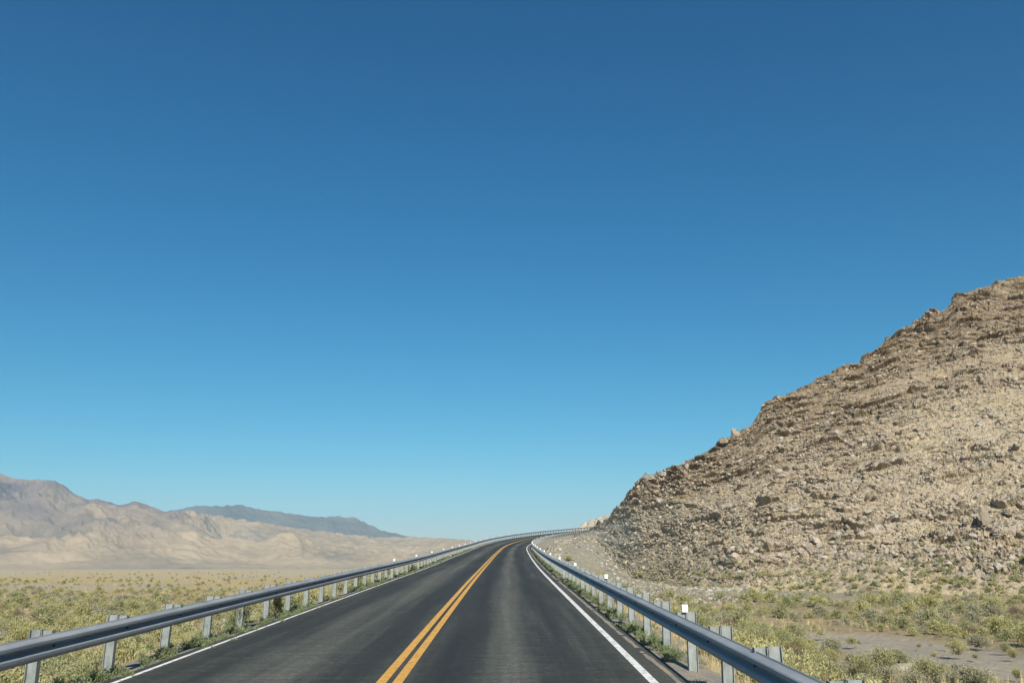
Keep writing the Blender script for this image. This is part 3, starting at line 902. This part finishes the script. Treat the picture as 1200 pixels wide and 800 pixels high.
# -- the countable rest and the mass behind it
def field():
    pts = []
    # left plain
    n = 11000
    d = 12 * (420 / 12) ** RNG.uniform(0, 1, n) ** .8; u = RNG.uniform(-140, 500, n)
    r = pix_ray(u, np.full(n, 663.)); X, Y = r[:, 0] * d, r[:, 1] * d
    den = np.clip(.68 + 2.5 * fbm(X / 8, Y / 8, 71, 4), .04, 1) * np.where(d > 130, .75, 1) * np.where(d > 175, .25, 1)
    k = RNG.uniform(0, 1, n) < den; pts.append(np.stack([X, Y, d], -1)[k])
    # right basin
    n = 5600
    d = RNG.uniform(13 ** .6, 112 ** .6, n) ** (1 / .6); u = RNG.uniform(700, 1420, n)
    r = pix_ray(u, np.full(n, 663.)); X, Y = r[:, 0] * d, r[:, 1] * d
    fdist = np.interp(u, FOOT_U, FOOT_D)
    den = np.clip(.52 + 2.2 * fbm(X / 6, Y / 6, 73, 3), .05, 1) * np.where(d > fdist * .99, 0, 1) * np.where(d > fdist * .88, .6, 1)
    for a_ in range(len(WASH) - 1):
        A, B = WASH[a_], WASH[a_ + 1]; t = np.clip(((X - A[0]) * (B - A)[0] + (Y - A[1]) * (B - A)[1]) / ((B - A) ** 2).sum(), 0, 1)
        den = np.where(np.hypot(X - A[0] - t * (B - A)[0], Y - A[1] - t * (B - A)[1]) < WASHW[a_] + .5, .02, den)
    k = RNG.uniform(0, 1, n) < den; pts.append(np.stack([X, Y, d], -1)[k])
    A = np.concatenate(pts)
    s, q, _ = nearest(A[:, 0], A[:, 1])
    ok = (q < -7.4) | (q > 4.6)
    ok &= ~((q > 0) & (A[:, 1] > 92) & (q < 30))
    ok &= ~((q < 0) & (q > -9.5) & (A[:, 1] < 32) & (RNG.uniform(0, 1, len(A)) < .9))
    ok &= ~((q < 0) & (q > -15) & (A[:, 1] < 48) & (RNG.uniform(0, 1, len(A)) < .55))
    ok &= ~((q > 0) & (A[:, 0] > .42 * A[:, 1]) & (A[:, 2] < 50) & (RNG.uniform(0, 1, len(A)) < .72))
    A = A[ok]; q = q[ok]
    # thin: keep a spacing that grows with size
    size = np.where(q < 0, RNG.gamma(3.6, .19, len(A)), RNG.gamma(4, .155, len(A))).clip(.2, 1.35)
    order = np.argsort(-size); keep = []; cellm = {}
    for i in order:
        c = (int(A[i, 0] // 1.5), int(A[i, 1] // 1.5)); good = True
        for dx in (-1, 0, 1):
            for dy in (-1, 0, 1):
                for j in cellm.get((c[0] + dx, c[1] + dy), ()):
                    if (A[i, 0] - A[j, 0]) ** 2 + (A[i, 1] - A[j, 1]) ** 2 < (.5 * (size[i] + size[j])) ** 2: good = False
        if good: keep.append(i); cellm.setdefault(c, []).append(i)
    keep = np.array(keep); A = A[keep]; size = size[keep]; q = q[keep]
    z = ground_z(A[:, 0], A[:, 1])
    P = np.stack([A[:, 0], A[:, 1], z - .03], -1)
    pz = fbm(A[:, 0] / 12, A[:, 1] / 12, 77, 3) + RNG.normal(0, .28, len(A))
    kinds = np.where(pz > .05, 0, np.where(pz > -.22, 1, 2)); kinds = np.where(RNG.uniform(0, 1, len(A)) < .09, 3, kinds)
    u, v = project(P + [0, 0, .3])
    inview = (u > -45) & (u < 1245) & (v < 850) & ~((q < 0) & (u > 470))
    app = size / A[:, 2] * inview
    return P, size, q, kinds, app, u, v


FP, FS, FQ, FK, FA, FU, FV = field()
KN_ = list(KINDS)
order = np.argsort(-FA); chosen = np.zeros(len(FP), bool); count = [0] * 4; LIM = [150, 110, 90, 45]
DESC = {0: 'yellow-green rabbitbrush', 1: 'olive greasewood bush', 2: 'grey-green sagebrush', 3: 'brown dead bush'}
for i in order:
    if FA[i] <= 0: break
    k = int(FK[i])
    if count[k] >= LIM[k]: continue
    count[k] += 1; chosen[i] = True
    d = math.hypot(FP[i][0], FP[i][1]); left = FQ[i] < 0
    where = ('on the plain close behind the left guardrail' if d < 45 else 'in the thick brush of the left plain' if d < 110 else 'scattered at the far edge of the left brush') if left else \
            ('on the bank close behind the right guardrail' if d < 32 else 'on the basin floor between rail and wash' if d < 60 else 'in the brush belt below the rocky hillside')
    szw = 'large' if FS[i] > .8 else 'small' if FS[i] < .5 else 'middling'
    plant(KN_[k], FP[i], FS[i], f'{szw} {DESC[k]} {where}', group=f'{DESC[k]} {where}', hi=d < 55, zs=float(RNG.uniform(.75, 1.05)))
rest = ~chosen & (np.hypot(FP[:, 0], FP[:, 1]) > 34)


def stuff_shapes(specs):
    out = []
    for name, mi, seeds, n, leaf in specs:
        kw = KINDS[name][1]
        for sd in seeds:
            V, F, t_, _, _ = leafy(sd, 26, n, leaf, **kw); out.append((V, F, t_, mi))
    return out


sh = stuff_shapes([('rabbitbrush', 0, range(600, 605), 460, .17), ('greasewood', 1, range(610, 614), 460, .17), ('sagebrush', 2, range(620, 623), 460, .16), ('dead_bush', 3, (625,), 420, .16)])
scatter('desert_scrub', sh, FP[rest], FS[rest], .05, [M['leaf_yellow'], M['leaf_olive'], M['leaf_grey'], M['dead']], zs=RNG.uniform(.7, 1, rest.sum()))['label'] = 'low desert scrub filling the plain and basin between the larger bushes'

# far plain scrub beyond the brush belt
n = 1500
d = RNG.uniform(170, 900, n); u = RNG.uniform(-100, 560, n); r = pix_ray(u, np.full(n, 663.)); X, Y = r[:, 0] * d, r[:, 1] * d
k = RNG.uniform(0, 1, n) < np.clip(.15 + 1.2 * fbm(X / 70, Y / 70, 79, 3), .03, 1)
P = np.stack([X, Y, ground_z(X, Y)], -1)[k]
sh = stuff_shapes([('rabbitbrush', 0, (630, 631), 90, .42), ('greasewood', 1, (632,), 90, .42)])
scatter('far_scrub', sh, P, RNG.uniform(.4, 1.2, len(P)), .05, [M['leaf_yellow'], M['leaf_olive']])['label'] = 'thin scrub dotted over the dry far plain'

# scrub on the hill: small dull tussocks
i, j = hill_pick(2600, lambda i, j: np.clip(.55 - .6 * HM[i, j] + .3 * (j < 200), .05, 1) * (1 - .8 * HPALE[i, j]))
sh = stuff_shapes([('sagebrush', 0, (640, 641, 642), 70, .45), ('rabbitbrush', 1, (643,), 70, .45), ('dead_bush', 2, (644,), 70, .45)])
scatter('hillside_scrub', sh, HP[i, j], RNG.uniform(.18, .5, len(i)), .2, [M['leaf_grey'], M['straw'], M['dead']])['label'] = 'small dull tussocks dotted over the hillside'
# bushes climbing the foot of the hill
i = RNG.integers(60, 760, 500); j = (26 + RNG.beta(1, 3, 500) * 75).astype(int)
sh = stuff_shapes([('greasewood', 0, (650, 651), 200, .28), ('sagebrush', 1, (652,), 200, .28), ('rabbitbrush', 2, (653,), 200, .28)])
k = (HPALE[i, j] < .3) & (RNG.uniform(0, 1, 500) < .6)
scatter('foot_scrub', sh, HP[i, j][k], RNG.uniform(.3, .85, k.sum()), .1, [M['leaf_olive'], M['leaf_grey'], M['leaf_yellow']])['label'] = 'scrub climbing the foot of the rocky hillside'

# dry grass
TU = [tuft(700 + k, 26, .38, .012) for k in range(5)]
n = 9000
s = RNG.uniform(-2, 150, n) ** 1.0; side = RNG.uniform(0, 1, n) < .55
q = np.where(side, -6.75 - RNG.gamma(1.3, 2.2, n), 3.6 + RNG.gamma(1.3, 1.8, n))
P = road_pt(s, q); P[:, 2] = ground_z(P[:, 0], P[:, 1])
k = (RNG.uniform(0, 1, n) < np.clip(.45 + 1.4 * fbm(P[:, 0] / 4, P[:, 1] / 4, 81, 3), .03, 1)) & ~((q > 0) & (s > 75))
scatter('dry_grass', TU, P[k], RNG.uniform(.18, .5, k.sum()), .1, M['straw'])['label'] = 'straw-coloured dry grass along both road banks'
n = 14000
d = 20 * (400 / 20) ** RNG.uniform(0, 1, n); u = np.where(RNG.uniform(0, 1, n) < .62, RNG.uniform(-60, 470, n), RNG.uniform(720, 1260, n))
r = pix_ray(u, np.full(n, 663.)); X, Y = r[:, 0] * d, r[:, 1] * d; s, q, _ = nearest(X, Y)
k = ((q < -8) | ((q > 5.5) & (d < 108))) & (RNG.uniform(0, 1, n) < np.clip(.3 + 1.5 * fbm(X / 11, Y / 11, 83, 3), .02, 1)) & ~((q > 0) & (Y > 100) & (q < 22))
for a_ in range(len(WASH) - 1):
    A, B = WASH[a_], WASH[a_ + 1]; t = np.clip(((X - A[0]) * (B - A)[0] + (Y - A[1]) * (B - A)[1]) / ((B - A) ** 2).sum(), 0, 1)
    k &= np.hypot(X - A[0] - t * (B - A)[0], Y - A[1] - t * (B - A)[1]) > WASHW[a_] + .3
P = np.stack([X, Y, ground_z(X, Y)], -1)[k]
scatter('plain_grass', [tuft(720 + k_, 16, .5, .03) for k_ in range(4)], P, RNG.uniform(.25, .6, len(P)), .1, M['straw'])['label'] = 'dry yellow grass between the bushes'

# green weeds along the rail feet
WD = []
for k_ in range(4):
    V, F, t_, _, _ = leafy(740 + k_, 22, 230, .20, tilt=.95, up=.2, flat=.7, width=.25); WD.append((V, F, t_, 0))
sL = RNG.uniform(4, 130, 1500); sR = RNG.uniform(6, 120, 1000)
wl = (fbm(sL / 4.5, sL * 0, 85, 3) > -.10); wr = (fbm(sR / 6, sR * 0 + 5, 87, 3) > -.16)
P = np.concatenate([road_pt(sL, -6.05 + RNG.normal(0, .24, 1500), -.10)[wl], road_pt(sR, 2.92 + RNG.normal(0, .16, 1000), -.10)[wr]])
scatter('roadside_weeds', WD, P, RNG.uniform(.10, .27, len(P)), .1, M['leaf_green'])['label'] = 'low green weeds along the feet of the guardrails'

# two plants of their own at the left rail
def weed_clump(s, q, size, m, name, label, zs=1.0, n=1500, leaf_=.12, tilt=.8):
    V, F, t_, Vs, Fs = leafy(int(s * 10), 40, n, leaf_, tilt=tilt, up=.3)
    p = road_pt(s, q, -.10)
    o = obj(name, None, loc=tuple(p), label=label, cat='weed' if name == 'weed' else 'shrub'); o.empty_display_size = .2
    obj('foliage', mesh_np('weed_foliage', V, F, m, attrs={'tint': t_}), o); obj('stem', mesh_np('weed_stem', Vs, Fs, M['twig']), o)
    o.scale = (size, size * 1.5, size * zs)


weed_clump(16.0, -6.0, .34, M['leaf_green'], 'weed', 'grey-green sprawling weed beside the second left guardrail post', .8)
weed_clump(17.6, -6.0, .30, M['leaf_green'], 'weed', 'spiky green weed just past the second left guardrail post', .8)
weed_clump(13.6, -6.05, .28, M['leaf_green'], 'weed', 'low green weed nearest the camera under the left rail', .7)
weed_clump(21.4, -6.35, .42, M['leaf_green'], 'weed', 'tall green weed poking over the left rail beside the dark shrub', 1.6)
weed_clump(24.6, -6.3, .30, M['leaf_dark'], 'dark_shrub', 'nearly black shrub filling the gap under the left rail', 2.6, 2000, .14, .35)
weed_clump(56.5, -5.95, .55, M['leaf_green'], 'weed', 'bushy green weed farther along against the left rail', .9)


# eroded pale banks by the wash
def bank(u, v, w, h, label):
    p = pix_ground(u, v); d = math.hypot(p[0], p[1]); W = w * d / FPX; H = h * d / FPX
    a = np.linspace(-1, 1, 70); b = np.linspace(0, 1, 26); A, B = np.meshgrid(a, b, indexing='ij')
    env = np.clip(1 - A ** 2, 0, 1) ** .5
    rill = 1 - 2 * np.abs(perlin(A * 3.5 + .6 * perlin(A * 3, B * 3, 4), B * 1.2, int(u))); rill2 = perlin(A * 13, B * 2, int(u) + 3)
    prof = np.sin(np.clip(B * 1.5, 0, 1) * PI / 2)
    X = A * W; Yy = -1.0 + 2.2 * B - .16 * rill * prof * env
    Z = H * env * prof * (.9 + .07 * rill + .05 * rill2) - .12
    Z = np.where(B > .75, Z * (1 - (B - .75) * 2.2), Z)
    V = np.stack([X, Yy, Z], -1).reshape(-1, 3)
    me = mesh_np('eroded_bank', V, grid_faces(70, 26), M['bank'], smooth=False)
    o = obj('eroded_bank', me, loc=tuple(p), kind='structure'); o.rotation_euler = (0, 0, -math.atan2(p[0], p[1]))


m, nt, b = mat('pale_bank'); n_ = noise(nt, objpos(nt), 3, 5, .65)
nt.links.new(ramp(nt, n_, [(.3, (.28, .25, .19)), (.7, (.40, .365, .29))]), b.inputs['Base Color']); b.inputs['Roughness'].default_value = .95; M['bank'] = m
bank(1066, 783, 22, 8, '')


# ------------------------------------------------------------------ far mountains
def mountain_range(name, U, cu, cv, d0, d1, base_v, mtl, seed, amp, wl, redw, vegw):
    v = np.interp(U, cu, cv)
    v = v + 1.6 * fbm(U / 9., U * 0, seed + 5, 5, .6)
    r = pix_ray(U, v)
    t = np.concatenate([np.linspace(0, 1, 320), np.linspace(1.02, 1.6, 24)]); T = t[None]
    D = d0 + (d1 - d0) * T
    X = r[:, 0:1] * D; Y = r[:, 1:2] * D
    wx = X + 260 * perlin(X / 900, Y / 900, seed + 40); wy = Y + 260 * perlin(X / 900 + 5, Y / 900, seed + 41)
    zc = (EYE[2] + d1 * r[:, 2])[:, None]; zb = -22.0
    up = np.clip(T, 0, 1)
    hills = fbm(wx / wl, wy / wl, seed, 5, .44, ridge=True)
    gull = fbm(wx / (wl * .30), wy / (wl * .30), seed + 20, 4, .55, ridge=True)
    prof = sstep(0, .45, up) * .30 * up + .72 * up ** 1.7
    Z = zb + (zc - zb) * prof + (amp * hills * sstep(.06, .40, up) + amp * .34 * gull * sstep(.05, .3, up)) * np.clip(.25 + .0042 * (zc - zb), .05, 1.2)
    Z = np.maximum(Z, zb + .03 * (D - d0) * sstep(0, .1, up) - 4)
    # scale each column so that its skyline stands where it should
    el = (Z[:, :320] - EYE[2]) / D[:, :320]
    f = (r[:, 2] / np.maximum(el.max(1), 1e-4))
    kk = np.hanning(33)[1:-1]; kk /= kk.sum(); f = np.convolve(np.pad(f, 15, mode='edge'), kk, 'valid')
    Z = EYE[2] + (Z - EYE[2]) * np.where(Z > 0, 1 + (f[:, None] - 1) * sstep(0, .35, up), 1)
    Z = np.where(T > 1, Z - (T - 1) * 900, Z)
    P = np.stack([X, Y, Z], -1)
    veg = np.clip(.38 + vegw * fbm(wx / (wl * .6), wy / (wl * .6), seed + 60, 4) - .75 * hills, 0, 1)
    red = np.clip(redw(U)[:, None] * sstep(.25, 1.0, up + .30 * hills + .25 * fbm(wx / 600, wy / 600, seed + 75, 4)) * (.6 + fbm(wx / 700, wy / 700, seed + 70, 3)), 0, 1)
    me = mesh_np(name, P.reshape(-1, 3), grid_faces(len(U), len(t))[:, ::-1], mtl, attrs={'veg': veg.ravel(), 'red': red.ravel()}, smooth=True)
    obj(name, me, kind='structure')


U = np.concatenate([np.linspace(-420, -20, 120, endpoint=False), np.linspace(-20, 570, 700, endpoint=False), np.linspace(570, 760, 60)])
mountain_range('mountain_range', U, [-420, -300, -150, -60, 0, 30, 50, 65, 78, 90, 105, 120, 140, 160, 175, 195, 225, 240, 280, 340, 400, 440, 480, 520, 545, 600, 680, 760],
               [560, 575, 548, 550, 556, 562, 562, 563, 571, 580, 585, 585, 592, 587, 592, 600, 598, 602, 608, 617, 625, 629, 629, 630, 632, 640, 652, 658],
               4800, 7600, 665, M['mount_tan'], 301, 175, 1250, lambda u: 1.3 * sstep(270, 100, u), .8)
mountain_range('far_mountain_ridge', U, [-420, 100, 150, 180, 200, 235, 262, 280, 300, 330, 350, 372, 385, 400, 420, 432, 445, 470, 490, 520, 560, 760],
               [640, 620, 606, 601, 598, 592, 593, 590.5, 596, 600, 602.5, 606, 604.5, 605, 607.5, 614, 620, 627, 629, 634, 644, 662],
               8600, 10400, 665, M['mount_dark'], 341, 90, 1300, lambda u: 0 * u + .15, .9)

# ------------------------------------------------------------------ air
m = bpy.data.materials.new('haze_air'); m.use_nodes = True; nt = m.node_tree
nt.nodes.remove(nt.nodes['Principled BSDF'])
pv = N(nt, 'ShaderNodeVolumePrincipled'); pv.inputs['Color'].default_value = (.50, .78, 1.0, 1); pv.inputs['Density'].default_value = HAZE = 5.2e-5
pv.inputs['Anisotropy'].default_value = .0
nt.links.new(pv.outputs[0], nt.nodes['Material Output'].inputs['Volume'])
mb = MB(); mb.box(-15500, 15500, -15500, 15500, -60, 900)
hz = obj('haze', mb.mesh('haze', m), kind='stuff'); hz['label'] = 'thin pale haze in the air over the valley'

# ------------------------------------------------------------------ light
SUN_EL, SUN_AZ = math.radians(35), math.radians(7)      # behind the camera, a little to the right
sv = np.array([math.sin(SUN_AZ) * math.cos(SUN_EL), -math.cos(SUN_AZ) * math.cos(SUN_EL), math.sin(SUN_EL)])
ld = bpy.data.lights.new('sun', 'SUN'); ld.energy = 5.0; ld.angle = math.radians(.53); ld.color = (1, .93, .82)
lo = bpy.data.objects.new('sun', ld); COL.objects.link(lo)
from mathutils import Vector
lo.rotation_euler = Vector(tuple(-sv)).to_track_quat('-Z', 'Y').to_euler()
lo.location = (0, -20, 40)
w = bpy.data.worlds.new('World'); S.world = w; w.use_nodes = True; nt = w.node_tree
sky = N(nt, 'ShaderNodeTexSky'); sky.sky_type = 'NISHITA'; sky.sun_disc = False
sky.sun_elevation = SUN_EL; sky.sun_rotation = PI - SUN_AZ
sky.altitude = 0; sky.air_density = 1.0; sky.dust_density = .5; sky.ozone_density = 8.0
# grade of the clear desert sky: a deeper, slightly greener blue than the plain model gives
sp_ = N(nt, 'ShaderNodeSeparateColor'); cb_ = N(nt, 'ShaderNodeCombineColor')
nt.links.new(sky.outputs[0], sp_.inputs[0])
for k_, (ex_, co_) in enumerate(((2.35, 26.0), (1.27, 10.1), (1.06, 7.6))):
    nt.links.new(math_n(nt, 'MULTIPLY', math_n(nt, 'POWER', math_n(nt, 'MULTIPLY', sp_.outputs[k_], .1), ex_), co_ * .84), cb_.inputs[k_])
nt.links.new(cb_.outputs[0], nt.nodes['Background'].inputs[0]); nt.nodes['Background'].inputs[1].default_value = .10

# ------------------------------------------------------------------ camera and picture
cam = bpy.data.cameras.new('camera'); cam.lens = FPX / 1200 * 36; cam.sensor_width = 36; cam.clip_end = 60000; cam.clip_start = .05
co = bpy.data.objects.new('camera', cam); COL.objects.link(co); co.location = tuple(EYE)
co.rotation_euler = (PI / 2 + PITCH, 0, -YAW); S.camera = co
S.view_settings.view_transform = 'Standard'; S.view_settings.look = 'None'; S.view_settings.gamma = 1; S.view_settings.exposure = .63
S.view_settings.use_curve_mapping = False
S.cycles.use_denoising = True
S.cycles.max_bounces = 6; S.cycles.volume_bounces = 0; S.cycles.diffuse_bounces = 3
